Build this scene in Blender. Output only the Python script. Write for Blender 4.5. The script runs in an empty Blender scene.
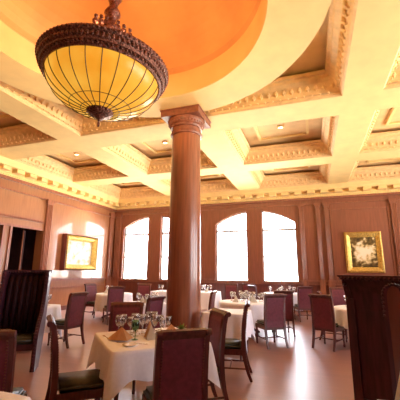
import bpy, bmesh, math, random
from mathutils import Vector, Matrix
random.seed(7)
PI = math.pi
S = bpy.context.scene
C = S.collection

# ------------------------------------------------------------------ camera, world, lights, exposure
CAM = Vector((0, 0, 1.5))
PITCH, YAW, ROLL = math.radians(12.36), math.radians(-19.12), math.radians(0.39)
fw = Vector((math.sin(YAW) * math.cos(PITCH), math.cos(YAW) * math.cos(PITCH), math.sin(PITCH)))
rt = Vector((math.cos(YAW), -math.sin(YAW), 0))
up = rt.cross(fw)
rt2 = rt * math.cos(ROLL) + up * math.sin(ROLL)
up2 = up * math.cos(ROLL) - rt * math.sin(ROLL)
cd = bpy.data.cameras.new('camera')
cam = bpy.data.objects.new('camera', cd)
C.objects.link(cam)
mw = Matrix((rt2, up2, -fw)).transposed().to_4x4()
mw.translation = CAM
cam.matrix_world = mw
cd.sensor_width = 36.0
cd.lens = 36.0 * 321.6 / 400.0
cd.clip_start = 0.05
S.camera = cam

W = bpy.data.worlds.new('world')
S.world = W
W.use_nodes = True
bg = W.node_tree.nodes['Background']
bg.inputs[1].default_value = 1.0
# pale hazy sky above the horizon, warm glow added below it to brighten the ceiling
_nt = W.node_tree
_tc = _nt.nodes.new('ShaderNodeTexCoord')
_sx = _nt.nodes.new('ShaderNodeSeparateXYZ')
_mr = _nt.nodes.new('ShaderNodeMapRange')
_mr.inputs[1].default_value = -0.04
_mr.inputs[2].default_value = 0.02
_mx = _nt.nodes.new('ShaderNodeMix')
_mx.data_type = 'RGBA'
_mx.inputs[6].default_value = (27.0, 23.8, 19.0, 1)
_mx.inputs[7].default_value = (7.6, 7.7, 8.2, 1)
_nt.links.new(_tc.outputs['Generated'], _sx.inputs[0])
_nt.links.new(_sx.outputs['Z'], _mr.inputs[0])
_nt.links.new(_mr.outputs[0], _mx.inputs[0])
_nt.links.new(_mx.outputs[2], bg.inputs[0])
SUN_DIR = Vector((-0.18, -0.72, -0.68))
sl_ = bpy.data.lights.new('sun', 'SUN')
sl_.energy = 12.0
sl_.angle = 0.01
sl_.color = (1.0, 0.90, 0.74)
sun = bpy.data.objects.new('sun', sl_)
C.objects.link(sun)
sun.rotation_euler = SUN_DIR.to_track_quat('-Z', 'Y').to_euler()

S.view_settings.view_transform = 'Standard'
S.view_settings.look = 'None'
S.view_settings.gamma = 1.0
S.view_settings.use_curve_mapping = False
S.view_settings.exposure = 1.05
S.cycles.use_denoising = True
S.cycles.max_bounces = 10
S.cycles.diffuse_bounces = 6
S.cycles.transparent_max_bounces = 24
S.cycles.sample_clamp_indirect = 6.0
S.cycles.caustics_reflective = False
S.cycles.caustics_refractive = False


def portal(loc, rot, sx, sy):
    l = bpy.data.lights.new('window_portal', 'AREA')
    l.shape = 'RECTANGLE'
    l.size, l.size_y = sx, sy
    l.cycles.is_portal = True
    o = bpy.data.objects.new('window_portal', l)
    C.objects.link(o)
    o.location = loc
    o.rotation_euler = rot
    return o


# portals only guide the sky's light through the real window openings
for cx_ in (-6.9, -2.245):
    portal((cx_, 13.9, 2.5), (-PI / 2, 0, 0), 3.5, 3.1)


def point_lamp(name, loc, power, color, radius=0.1):
    l = bpy.data.lights.new(name, 'POINT')
    l.energy = power
    l.color = color
    l.shadow_soft_size = radius
    o = bpy.data.objects.new(name, l)
    C.objects.link(o)
    o.location = loc
    return o


def spot_lamp(name, loc, power, color, angle=110, target=None, blend=0.6):
    l = bpy.data.lights.new(name, 'SPOT')
    l.energy = power
    l.color = color
    l.spot_size = math.radians(angle)
    l.spot_blend = blend
    l.shadow_soft_size = 0.06
    o = bpy.data.objects.new(name, l)
    C.objects.link(o)
    o.location = loc
    if target is not None:
        o.rotation_euler = (Vector(target) - Vector(loc)).to_track_quat('-Z', 'Y').to_euler()
    return o


# ------------------------------------------------------------------ materials
def new_mat(name):
    m = bpy.data.materials.new(name)
    m.use_nodes = True
    nt = m.node_tree
    return m, nt, nt.nodes['Principled BSDF']


def plain(name, col, rough=0.5, var=0.08, scale=6.0, metal=0.0, bump=0.0, coat=0.0, stretch=(1, 1, 1), spec=0.5, detail=4.0):
    m, nt, b = new_mat(name)
    tc = nt.nodes.new('ShaderNodeTexCoord')
    mp = nt.nodes.new('ShaderNodeMapping')
    mp.inputs['Scale'].default_value = stretch
    no = nt.nodes.new('ShaderNodeTexNoise')
    no.inputs['Scale'].default_value = scale
    no.inputs['Detail'].default_value = detail
    nt.links.new(tc.outputs['Object'], mp.inputs[0])
    nt.links.new(mp.outputs[0], no.inputs['Vector'])
    cr = nt.nodes.new('ShaderNodeValToRGB')
    lo = [max(0, c * (1 - var * 2)) for c in col]
    hi = [min(1, c * (1 + var * 2)) for c in col]
    cr.color_ramp.elements[0].position = 0.3
    cr.color_ramp.elements[1].position = 0.7
    cr.color_ramp.elements[0].color = (*lo, 1)
    cr.color_ramp.elements[1].color = (*hi, 1)
    nt.links.new(no.outputs['Fac'], cr.inputs[0])
    nt.links.new(cr.outputs[0], b.inputs['Base Color'])
    b.inputs['Roughness'].default_value = rough
    b.inputs['Metallic'].default_value = metal
    b.inputs['Specular IOR Level'].default_value = spec
    b.inputs['Coat Weight'].default_value = coat
    b.inputs['Coat Roughness'].default_value = 0.15
    if bump:
        bp = nt.nodes.new('ShaderNodeBump')
        bp.inputs['Strength'].default_value = bump
        bp.inputs['Distance'].default_value = 0.02
        nt.links.new(no.outputs['Fac'], bp.inputs['Height'])
        nt.links.new(bp.outputs[0], b.inputs['Normal'])
    return m


def wood(name, col, rough=0.3, var=0.22, stretch=(9, 9, 0.9), scale=2.2, coat=0.25, spec=0.5):
    return plain(name, col, rough, var, scale, 0, 0.0, coat, stretch, spec, 6.0)


M = {}
M['plaster'] = plain('cream plaster', (0.86, 0.65, 0.28), 0.75, 0.03, 3)
M['coffer'] = plain('coffer plaster', (0.80, 0.56, 0.26), 0.8, 0.04, 3)
M['moulding'] = plain('moulding plaster', (0.80, 0.56, 0.27), 0.7, 0.06, 9)
M['dome'] = plain('dome plaster orange wash', (0.62, 0.31, 0.11), 0.75, 0.07, 1.2)
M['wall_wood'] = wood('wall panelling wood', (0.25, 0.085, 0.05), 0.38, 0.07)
M['drum'] = plain('dome drum ochre wash', (0.72, 0.42, 0.16), 0.75, 0.06, 1.5)
M['column_cap'] = wood('column capital wood', (0.22, 0.075, 0.04), 0.45, 0.15, (6, 6, 6), 2.0, 0.0)
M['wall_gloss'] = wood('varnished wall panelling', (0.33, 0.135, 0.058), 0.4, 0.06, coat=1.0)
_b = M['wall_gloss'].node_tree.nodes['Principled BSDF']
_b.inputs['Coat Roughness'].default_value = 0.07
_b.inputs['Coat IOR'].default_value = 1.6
M['wains'] = wood('wainscot wood', (0.13, 0.034, 0.024), 0.35, 0.14)
M['trim_wood'] = wood('trim wood', (0.29, 0.105, 0.06), 0.3, 0.12)
M['column_wood'] = wood('column wood', (0.26, 0.092, 0.046), 0.28, 0.12, (11, 11, 0.7), 2.0, 0.4)
M['mahog'] = wood('mahogany', (0.090, 0.020, 0.019), 0.32, 0.2, (9, 9, 1.5), 4, 0.2)
M['mahog2'] = wood('settle mahogany', (0.058, 0.013, 0.025), 0.42, 0.2, (9, 9, 1.0), 3, 0.0, 0.45)
M['burg'] = plain('burgundy upholstery', (0.135, 0.017, 0.032), 0.55, 0.12, 30)
M['burgd'] = plain('dark aubergine upholstery', (0.022, 0.004, 0.008), 0.7, 0.15, 20, spec=0.2)
M['olive'] = plain('olive leather', (0.030, 0.028, 0.017), 0.40, 0.12, 14)
M['brass'] = plain('aged brass nails', (0.20, 0.08, 0.05), 0.4, 0.1, 20, 1.0)
M['linen'] = plain('white table linen', (0.82, 0.82, 0.92), 0.8, 0.02, 30)
M['napkin'] = plain('napkin linen', (0.74, 0.48, 0.28), 0.8, 0.03, 30)
M['napwhite'] = plain('white napkin linen', (0.75, 0.72, 0.68), 0.8, 0.02, 30)
M['china'] = plain('white china', (0.85, 0.80, 0.72), 0.15, 0.01, 10)
M['steel'] = plain('silver cutlery', (0.7, 0.66, 0.6), 0.22, 0.03, 10, 1.0)
M['bronze'] = plain('dark bronze', (0.15, 0.055, 0.038), 0.42, 0.45, 45, 0.55, 0.8)
M['lead'] = plain('lead came', (0.05, 0.02, 0.01), 0.5, 0.1, 20)
M['gold'] = plain('gilded frame', (0.75, 0.45, 0.13), 0.36, 0.30, 38, 0.75, 0.8)
M['frame_dark'] = wood('dark red frame wood', (0.16, 0.04, 0.035), 0.4, 0.2)
M['dark'] = plain('dark passage', (0.035, 0.012, 0.018), 0.7, 0.2, 3)
M['leaf'] = plain('pale green leaf', (0.30, 0.40, 0.12), 0.5, 0.2, 20)
M['muntin'] = plain('window muntin paint', (0.30, 0.27, 0.26), 0.5, 0.03, 8)


def make_floor():
    m, nt, b = new_mat('polished wood floor')
    tc = nt.nodes.new('ShaderNodeTexCoord')
    mp = nt.nodes.new('ShaderNodeMapping')
    mp.inputs['Rotation'].default_value = (0, 0, 0)
    br = nt.nodes.new('ShaderNodeTexBrick')
    br.inputs['Scale'].default_value = 1.0
    br.inputs['Brick Width'].default_value = 1.4
    br.inputs['Row Height'].default_value = 0.11
    br.inputs['Mortar Size'].default_value = 0.002
    br.inputs['Color1'].default_value = (0.27, 0.122, 0.105, 1)
    br.inputs['Color2'].default_value = (0.33, 0.155, 0.133, 1)
    br.inputs['Mortar'].default_value = (0.18, 0.08, 0.06, 1)
    no = nt.nodes.new('ShaderNodeTexNoise')
    no.inputs['Scale'].default_value = 1.1
    no.inputs['Detail'].default_value = 5
    mx = nt.nodes.new('ShaderNodeMix')
    mx.data_type = 'RGBA'
    mx.blend_type = 'MULTIPLY'
    mx.inputs[0].default_value = 0.35
    cr = nt.nodes.new('ShaderNodeValToRGB')
    cr.color_ramp.elements[0].color = (0.6, 0.55, 0.55, 1)
    cr.color_ramp.elements[1].color = (1.25, 1.2, 1.2, 1)
    L = nt.links.new
    L(tc.outputs['Object'], mp.inputs[0])
    L(mp.outputs[0], br.inputs['Vector'])
    L(tc.outputs['Object'], no.inputs['Vector'])
    L(no.outputs['Fac'], cr.inputs[0])
    L(br.outputs['Color'], mx.inputs[6])
    L(cr.outputs[0], mx.inputs[7])
    L(mx.outputs[2], b.inputs['Base Color'])
    mr = nt.nodes.new('ShaderNodeMapRange')
    mr.inputs[3].default_value = 0.28
    mr.inputs[4].default_value = 0.42
    L(no.outputs['Fac'], mr.inputs[0])
    L(mr.outputs[0], b.inputs['Roughness'])
    b.inputs['Specular IOR Level'].default_value = 0.6
    b.inputs['Coat Weight'].default_value = 1.0
    b.inputs['Coat IOR'].default_value = 1.75
    b.inputs['Coat Roughness'].default_value = 0.33
    return m


M['floor'] = make_floor()


def make_glass(name, tint, gloss=0.12, gcol=(1, 1, 1)):
    m, nt, b = new_mat(name)
    nt.nodes.remove(b)
    out = nt.nodes['Material Output']
    tr = nt.nodes.new('ShaderNodeBsdfTransparent')
    tr.inputs[0].default_value = (*tint, 1)
    gl = nt.nodes.new('ShaderNodeBsdfGlossy')
    gl.inputs['Roughness'].default_value = 0.04
    gl.inputs[0].default_value = (*gcol, 1)
    lw = nt.nodes.new('ShaderNodeLayerWeight')
    lw.inputs[0].default_value = 0.35
    mr = nt.nodes.new('ShaderNodeMapRange')
    mr.inputs[3].default_value = gloss
    mr.inputs[4].default_value = min(1.0, gloss + 0.65)
    mx = nt.nodes.new('ShaderNodeMixShader')
    L = nt.links.new
    L(lw.outputs['Fresnel'], mr.inputs[0])
    L(mr.outputs[0], mx.inputs[0])
    L(tr.outputs[0], mx.inputs[1])
    L(gl.outputs[0], mx.inputs[2])
    L(mx.outputs[0], out.inputs[0])
    return m


M['pane'] = make_glass('window glass', (0.97, 0.98, 1.0), 0.02)
M['glass'] = make_glass('clear stemware glass', (0.90, 0.89, 0.90), 0.14)
M['green_glass'] = make_glass('green goblet glass', (0.18, 0.48, 0.34), 0.12, (0.8, 1, 0.9))


def make_amber():
    m, nt, b = new_mat('amber lit glass')
    tc = nt.nodes.new('ShaderNodeTexCoord')
    no = nt.nodes.new('ShaderNodeTexNoise')
    no.inputs['Scale'].default_value = 2.4
    no.inputs['Detail'].default_value = 5
    cr = nt.nodes.new('ShaderNodeValToRGB')
    cr.color_ramp.elements[0].position = 0.3
    cr.color_ramp.elements[1].position = 0.72
    cr.color_ramp.elements[0].color = (0.86, 0.33, 0.02, 1)
    cr.color_ramp.elements[1].color = (1.0, 0.55, 0.07, 1)
    L = nt.links.new
    L(tc.outputs['Object'], no.inputs['Vector'])
    L(no.outputs['Fac'], cr.inputs[0])
    b.inputs['Base Color'].default_value = (0.25, 0.10, 0.01, 1)
    b.inputs['Specular IOR Level'].default_value = 0.25
    b.inputs['Roughness'].default_value = 0.32
    L(cr.outputs[0], b.inputs['Emission Color'])
    b.inputs['Emission Strength'].default_value = 0.44
    return m


M['amber'] = make_amber()


def make_bulb(name, col, st):
    m, nt, b = new_mat(name)
    b.inputs['Emission Color'].default_value = (*col, 1)
    b.inputs['Emission Strength'].default_value = st
    return m


M['bulb'] = make_bulb('lit downlight lens', (1, 0.85, 0.6), 4)


def make_canvas(name, stops, scale, centre=None):
    m, nt, b = new_mat(name)
    tc = nt.nodes.new('ShaderNodeTexCoord')
    no = nt.nodes.new('ShaderNodeTexNoise')
    no.inputs['Scale'].default_value = scale
    no.inputs['Detail'].default_value = 6
    cr = nt.nodes.new('ShaderNodeValToRGB')
    e = cr.color_ramp.elements
    e[0].position, e[0].color = stops[0][0], (*stops[0][1], 1)
    e[1].position, e[1].color = stops[-1][0], (*stops[-1][1], 1)
    for p, c in stops[1:-1]:
        k = e.new(p)
        k.color = (*c, 1)
    L = nt.links.new
    L(tc.outputs['Object'], no.inputs['Vector'])
    if centre:
        gr = nt.nodes.new('ShaderNodeTexGradient')
        gr.gradient_type = 'SPHERICAL'
        mp = nt.nodes.new('ShaderNodeMapping')
        mp.inputs['Location'].default_value = centre[0]
        mp.inputs['Scale'].default_value = centre[1]
        L(tc.outputs['Object'], mp.inputs[0])
        L(mp.outputs[0], gr.inputs[0])
        ma = nt.nodes.new('ShaderNodeMath')
        ma.operation = 'MULTIPLY_ADD'
        ma.inputs[1].default_value = 0.45
        L(gr.outputs['Fac'], ma.inputs[0])
        L(no.outputs['Fac'], ma.inputs[2])
        L(ma.outputs[0], cr.inputs[0])
    else:
        L(no.outputs['Fac'], cr.inputs[0])
    L(cr.outputs[0], b.inputs['Base Color'])
    b.inputs['Roughness'].default_value = 0.3
    return m


# ------------------------------------------------------------------ mesh helpers
def obj(name, bm, m, parent=None, smooth=False):
    me = bpy.data.meshes.new(name)
    bmesh.ops.recalc_face_normals(bm, faces=bm.faces[:])
    bm.to_mesh(me)
    bm.free()
    me.materials.append(m)
    if smooth:
        for p in me.polygons:
            p.use_smooth = True
    o = bpy.data.objects.new(name, me)
    C.objects.link(o)
    if parent:
        o.parent = parent
    return o


def B():
    return bmesh.new()


def box(bm, x0, x1, y0, y1, z0, z1, mat=None):
    v = [bm.verts.new(p) for p in ((x0, y0, z0), (x1, y0, z0), (x1, y1, z0), (x0, y1, z0), (x0, y0, z1), (x1, y0, z1), (x1, y1, z1), (x0, y1, z1))]
    for f in ((0, 3, 2, 1), (4, 5, 6, 7), (0, 1, 5, 4), (1, 2, 6, 5), (2, 3, 7, 6), (3, 0, 4, 7)):
        bm.faces.new([v[i] for i in f])
    if mat is not None:
        bmesh.ops.transform(bm, matrix=mat, verts=v)
    return v


def bevel_all(bm, w, seg=2):
    bmesh.ops.bevel(bm, geom=bm.edges[:] + bm.verts[:], offset=w, segments=seg, affect='EDGES', profile=0.6)


def tube(bm, pts, r, n=8, cap=True):
    """round bar through pts; r is a number or one radius per point"""
    pts = [Vector(p) for p in pts]
    rs = r if isinstance(r, (list, tuple)) else [r] * len(pts)
    rings = []
    ref = Vector((0.123, 0.2, 1)).normalized()
    for i, p in enumerate(pts):
        d = (pts[min(i + 1, len(pts) - 1)] - pts[max(i - 1, 0)]).normalized()
        a = d.cross(ref)
        if a.length < 1e-3:
            a = d.cross(Vector((1, 0, 0)))
        a.normalize()
        b = d.cross(a)
        rings.append([bm.verts.new(p + (a * math.cos(2 * PI * k / n) + b * math.sin(2 * PI * k / n)) * rs[i]) for k in range(n)])
    for i in range(len(rings) - 1):
        for k in range(n):
            bm.faces.new((rings[i][k], rings[i][(k + 1) % n], rings[i + 1][(k + 1) % n], rings[i + 1][k]))
    if cap:
        bm.faces.new(rings[0][::-1])
        bm.faces.new(rings[-1])


def bar(bm, pts, w, d):
    """rectangular bar following pts in the y-z plane (x = width); w per point in x, d per point in the plane"""
    rings = []
    n = len(pts)
    for i, p in enumerate(pts):
        p = Vector(p)
        t = (Vector(pts[min(i + 1, n - 1)]) - Vector(pts[max(i - 1, 0)]))
        t.x = 0
        t.normalize()
        nn = Vector((0, t.z, -t.y))
        ww = (w[i] if isinstance(w, (list, tuple)) else w) / 2
        dd = (d[i] if isinstance(d, (list, tuple)) else d) / 2
        rings.append([bm.verts.new(p + Vector((sx * ww, 0, 0)) + nn * sd * dd) for sx, sd in ((-1, -1), (1, -1), (1, 1), (-1, 1))])
    for i in range(n - 1):
        for k in range(4):
            bm.faces.new((rings[i][k], rings[i][(k + 1) % 4], rings[i + 1][(k + 1) % 4], rings[i + 1][k]))
    bm.faces.new(rings[0][::-1])
    bm.faces.new(rings[-1])


def lathe(bm, prof, n=24, c=(0, 0, 0), close=False):
    rings = []
    for r, z in prof:
        if r < 1e-5:
            rings.append([bm.verts.new((c[0], c[1], c[2] + z))])
        else:
            rings.append([bm.verts.new((c[0] + r * math.cos(2 * PI * k / n), c[1] + r * math.sin(2 * PI * k / n), c[2] + z)) for k in range(n)])
    if close:
        rings.append(rings[0])
    for a, b in zip(rings, rings[1:]):
        for k in range(n):
            if len(a) == 1 and len(b) == 1:
                continue
            if len(a) == 1:
                bm.faces.new((a[0], b[(k + 1) % n], b[k]))
            elif len(b) == 1:
                bm.faces.new((a[k], a[(k + 1) % n], b[0]))
            else:
                bm.faces.new((a[k], a[(k + 1) % n], b[(k + 1) % n], b[k]))


def bead(bm, p, r, sq=(1, 1, 1)):
    bmesh.ops.create_icosphere(bm, subdivisions=1, radius=r, matrix=Matrix.Translation(p) @ Matrix.Diagonal((*sq, 1)))


def prism(bm, pts, f0, f1):
    """pts 2-D outline; f0/f1 map a 2-D point to the two end faces"""
    a = [bm.verts.new(f0(*p)) for p in pts]
    b = [bm.verts.new(f1(*p)) for p in pts]
    n = len(pts)
    for i in range(n):
        bm.faces.new((a[i], a[(i + 1) % n], b[(i + 1) % n], b[i]))
    bm.faces.new(a[::-1])
    bm.faces.new(b)


def tag(o, label, cat, group=None):
    o['label'] = label
    o['category'] = cat
    if group:
        o['group'] = group
    return o


def thing(name, label, cat, loc=(0, 0, 0), rz=0, group=None):
    o = bpy.data.objects.new(name, None)
    o.empty_display_size = 0.2
    C.objects.link(o)
    o.location = loc
    o.rotation_euler = (0, 0, rz)
    return tag(o, label, cat, group)


def struct(name, bm, m, parent=None, smooth=False):
    o = obj(name, bm, m, parent, smooth)
    if not parent:
        o['kind'] = 'structure'
    return o


def dup(root, loc=None, rz=None, label=None, group=None, scale=None):
    r = root.copy()
    C.objects.link(r)
    if loc is not None:
        r.location = loc
    if rz is not None:
        r.rotation_euler = (0, 0, rz)
    if scale:
        r.scale = (scale,) * 3
    if label:
        r['label'] = label
    if group:
        r['group'] = group
    elif 'group' in r:
        del r['group']
    for ch in list(root.children):
        c = ch.copy()
        C.objects.link(c)
        c.parent = r
        for g in list(ch.children):
            d = g.copy()
            C.objects.link(d)
            d.parent = c
    return r


# ------------------------------------------------------------------ the room
XL, XR, YB, YN = -9.1, 7.6, 13.45, -3.2
ZC, ZS, ZP = 4.4, 4.8, 5.34        # cornice foot, beam soffit, coffer panel
bm = B()
box(bm, XL - 2.6, XR + 0.3, YN - 0.3, YB + 0.3, -0.1, 0)
struct('floor', bm, M['floor'])

# back wall with two pairs of half-arched windows
WINS = []
for c, hw, pw in ((-6.9, 1.635, 0.33), (-2.245, 1.685, 0.31)):
    sag = 0.55
    Rr = (hw * hw + sag * sag) / (2 * sag)
    WINS.append((c, hw, pw, Rr, 4.0))
SILL = 1.07


def arch_z(win, x):
    c, hw, pw, Rr, zt = win
    return zt - Rr + math.sqrt(max(0, Rr * Rr - (x - c) ** 2))


def wall_piece(bm, x0, x1, z0, z1):
    box(bm, x0, x1, YB, YB + 0.3, z0, z1)


bm = B()
edge = XL - 0.3
for w in WINS:
    c, hw, pw, Rr, zt = w
    wall_piece(bm, edge, c - hw, 0, 5.5)
    wall_piece(bm, c - hw, c + hw, 0, SILL)
    wall_piece(bm, c - pw, c + pw, SILL, 5.5)
    for a, b in ((c - hw, c - pw), (c + pw, c + hw)):
        n = 10
        for i in range(n):
            x0, x1 = a + (b - a) * i / n, a + (b - a) * (i + 1) / n
            prism(bm, [(x0, arch_z(w, x0)), (x1, arch_z(w, x1)), (x1, 5.5), (x0, 5.5)], lambda x, z: (x, YB, z), lambda x, z: (x, YB + 0.3, z))
    edge = c + hw
wall_piece(bm, edge, XR + 0.3, 0, 5.5)
struct('wall_back', bm, M['wall_wood'])

k = 0
for w in WINS:
    c, hw, pw, Rr, zt = w
    for a, b, s in ((c - hw, c - pw, 1), (c + pw, c + hw, -1)):
        k += 1
        n = 10
        fr = B()
        t = 0.045
        y0, y1 = YB + 0.10, YB + 0.17
        box(fr, a, a + t, y0, y1, SILL, arch_z(w, a + t))
        box(fr, b - t, b, y0, y1, SILL, arch_z(w, b - t))
        box(fr, a + t, b - t, y0, y1, SILL, SILL + t)
        for i in range(n):
            x0, x1 = a + (b - a) * i / n, a + (b - a) * (i + 1) / n
            prism(fr, [(x0, arch_z(w, x0) - t), (x1, arch_z(w, x1) - t), (x1, arch_z(w, x1)), (x0, arch_z(w, x0))], lambda x, z: (x, y0, z), lambda x, z: (x, y1, z))
        box(fr, a + t, b - t, y0, y1, 3.12, 3.20)          # transom
        m = (a + b) / 2
        box(fr, m - 0.02, m + 0.02, y0, y1, SILL + t, 3.12)
        box(fr, a + t, m - 0.02, y0 + 0.01, y1 - 0.01, 2.07, 2.105)
        box(fr, m + 0.02, b - t, y0 + 0.01, y1 - 0.01, 2.07, 2.105)
        f = struct('window_%d' % k, fr, M['muntin'])
        gp = B()
        pts = [(a + t, SILL + t), (b - t, SILL + t)]
        for i in range(n + 1):
            x = b - t - (b - a - 2 * t) * i / n
            pts.append((x, arch_z(w, x) - t))
        prism(gp, pts, lambda x, z: (x, YB + 0.13, z), lambda x, z: (x, YB + 0.134, z))
        obj('pane', gp, M['pane'], f)
        sl = B()
        box(sl, a - 0.03, b + 0.03, YB - 0.05, YB + 0.1, SILL - 0.045, SILL)
        obj('window_sill', sl, M['trim_wood'], f)

# left wall: two openings to a dark passage, then varnished panelling up to the corner
bm = B()


def lw(y0, y1, z0, z1):
    box(bm, XL - 0.3, XL, y0, y1, z0, z1)


lw(YN - 0.3, 6.1, 0, 5.5)
lw(6.1, 7.43, 2.85, 5.5)
lw(7.43, 7.77, 0, 5.5)
lw(7.77, 9.05, 2.85, 5.5)
lw(9.05, YB, 0, 5.5)
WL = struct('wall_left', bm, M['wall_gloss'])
bm = B()
box(bm, XL - 2.6, XL - 2.5, 5.2, 9.3, 0, 3.4)
box(bm, XL - 2.5, XL - 0.3, 9.2, 9.3, 0, 3.4)
box(bm, XL - 2.5, XL - 0.3, 5.2, 5.3, 0, 3.4)
box(bm, XL - 2.5, XL - 0.3, 5.3, 9.2, 3.3, 3.4)
struct('wall_passage', bm, M['dark'])
# an inner door leaf standing ajar in the opening
bm = B()
box(bm, XL - 0.95, XL - 0.31, 8.55, 8.61, 0.01, 2.8)
dr = struct('door_1', bm, M['dark'])
bm = B()
tube(bm, [(XL - 0.29, 8.5, 0.02), (XL - 0.29, 8.5, 2.8)], 0.025, 8)
for i in range(70):
    bead(bm, (XL - 0.27, 8.475, 0.05 + i * 0.04), 0.018)
obj('door_edge_bead', bm, M['trim_wood'], dr, True)

# right and near walls (behind and beside the camera); unseen right-hand windows added as fill light
bm = B()
ys = [YN - 0.3, 2.0, 4.2, 5.6, 7.8, 9.2, 11.4, YB]
for i in range(len(ys) - 1):
    if i % 2 == 0:
        box(bm, XR, XR + 0.3, ys[i], ys[i + 1], 0, 5.5)
    else:
        box(bm, XR, XR + 0.3, ys[i], ys[i + 1], 0, 1.07)
        box(bm, XR, XR + 0.3, ys[i], ys[i + 1], 3.9, 5.5)
struct('wall_right', bm, M['wall_wood'])
for i in (1, 3, 5):
    k += 1
    fr = B()
    y0, y1 = ys[i], ys[i + 1]
    for yy in (y0, (y0 + y1) / 2 - 0.025, y1 - 0.05):
        box(fr, XR + 0.1, XR + 0.17, yy, yy + 0.05, 1.07, 3.9)
    for zz in (1.07, 3.1, 3.85):
        box(fr, XR + 0.11, XR + 0.16, y0 + 0.05, y1 - 0.05, zz, zz + 0.05)
    f = struct('window_%d' % k, fr, M['muntin'])  # out-of-view window, added to brighten the room
    gp = B()
    box(gp, XR + 0.13, XR + 0.134, y0 + 0.05, y1 - 0.05, 1.12, 3.85)
    obj('pane', gp, M['pane'], f)
    portal((XR + 0.35, (y0 + y1) / 2, 2.5), (0, PI / 2, 0), 2.9, 2.3)
bm = B()
box(bm, XL - 0.3, XR + 0.3, YN - 0.3, YN, 0, 5.5)
struct('wall_near', bm, M['wall_wood'])

# ---- wall trim
tn = 0


def trim(bm, m, smooth=False):
    global tn
    tn += 1
    return struct('trim_%d' % tn, bm, m, None, smooth)


bm = B()                                           # chair rails and skirting, back wall
for z0, z1, d in ((1.0, 1.03, 0.03), (1.09, 1.16, 0.05)):
    for a, b in ((XL + 0.06, WINS[0][0] - WINS[0][1] - 0.04), (WINS[0][0] + WINS[0][1] + 0.04, WINS[1][0] - WINS[1][1] - 0.04), (WINS[1][0] + WINS[1][1] + 0.04, XR)):
        box(bm, a, b, YB - d, YB, z0, z1)
trim(bm, M['trim_wood'])
bm = B()                                           # wainscot skin under the rail
box(bm, XL + 0.03, XR, YB - 0.02, YB, 0.0, 0.98)
trim(bm, M['wains'])
bm = B()
box(bm, XL, XL + 0.05, 9.36, YB - 0.45, 1.09, 1.17)
box(bm, XL, XL + 0.03, 9.36, YB - 0.45, 0.82, 0.86)
box(bm, XL, XL + 0.05, YN, 6.0, 1.09, 1.17)
trim(bm, M['trim_wood'])
bm = B()
box(bm, XL, XL + 0.04, 9.36, YB - 0.06, 0.0, 0.16)
struct('baseboard_left', bm, M['wains'])
bm = B()
box(bm, XL + 0.06, XR, YB - 0.05, YB - 0.02, 0.0, 0.18)
struct('baseboard_back', bm, M['wains'])
# frieze lines on both walls
bm = B()
box(bm, XL + 0.05, XR, YB - 0.04, YB, 4.12, 4.17)
box(bm, XL, XL + 0.05, YN, YB, 3.98, 4.03)
box(bm, XL, XL + 0.10, YN, YB, 4.30, 4.40)
box(bm, XL + 0.1, XR, YB - 0.08, YB, 4.32, 4.40)
trim(bm, M['trim_wood'])
# header band with beads over the openings and reveal trims
bm = B()
box(bm, XL, XL + 0.05, 5.9, 9.02, 3.12, 3.2)
box(bm, XL, XL + 0.035, 5.9, 9.0, 2.85, 2.92)
for y0 in (5.98, 7.43, 7.69, 9.05):
    box(bm, XL, XL + 0.04, y0, y0 + 0.08, 0, 2.85)
for i in range(40):
    bead(bm, (XL + 0.06, 5.95 + i * 0.078, 3.16), 0.022)
trim(bm, M['trim_wood'])


def pilaster_bm(w, d, z1, face):
    """fluted pilaster; face maps (u across, v out, z)"""
    b = B()
    def bx_(u0, u1, v0, v1, z0, zz):
        p = [face(u, v, z) for u in (u0, u1) for v in (v0, v1) for z in (z0, zz)]
        xs, ys_, zs = zip(*p)
        box(b, min(xs), max(xs), min(ys_), max(ys_), min(zs), max(zs))
    bx_(-w / 2, w / 2, 0, d, 1.17, z1)
    bx_(-w / 2 - 0.03, w / 2 + 0.03, 0, d + 0.03, 0, 1.17)
    bx_(-w / 2 - 0.03, w / 2 + 0.03, 0, d + 0.03, z1, z1 + 0.06)
    bx_(-w / 2 - 0.05, w / 2 + 0.05, 0, d + 0.05, z1 + 0.06, z1 + 0.16)
    n = 4
    for i in range(n):
        u = -w / 2 + w * (i + 0.5) / n
        tube(b, [face(u, d, 1.2), face(u, d, z1 - 0.03)], w / n * 0.34, 8)
    for u in (-w / 2, w / 2):
        q = 0
        z = 1.25
        while z < z1 - 0.05:
            bead(b, face(u, d, z), 0.02)
            z += 0.09
    return b


for i, (x, w) in enumerate(((-8.84, 0.30), (-0.32, 0.16), (0.30, 0.14), (0.62, 0.16), (2.95, 0.2), (3.5, 0.2))):
    trim(pilaster_bm(w, 0.07, 4.0, lambda u, v, z, x=x: (x + u, YB - v, z)), M['trim_wood'])
trim(pilaster_bm(0.26, 0.07, 3.85, lambda u, v, z: (XL + v, 9.21 + u, z)), M['trim_wood'])
trim(pilaster_bm(0.30, 0.07, 4.0, lambda u, v, z: (XL + v, 13.16 + u, z)), M['trim_wood'])
# raised panel mouldings on the back wall and the frieze panel of the left wall
bm = B()
for x0, x1 in ((0.75, 2.8),):
    for a, b, z0, z1 in ((x0, x1, 3.85, 3.9), (x0, x1, 1.25, 1.3), (x0, x0 + 0.05, 1.3, 3.85), (x1 - 0.05, x1, 1.3, 3.85)):
        box(bm, a, b, YB - 0.025, YB, z0, z1)
trim(bm, M['trim_wood'])
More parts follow.
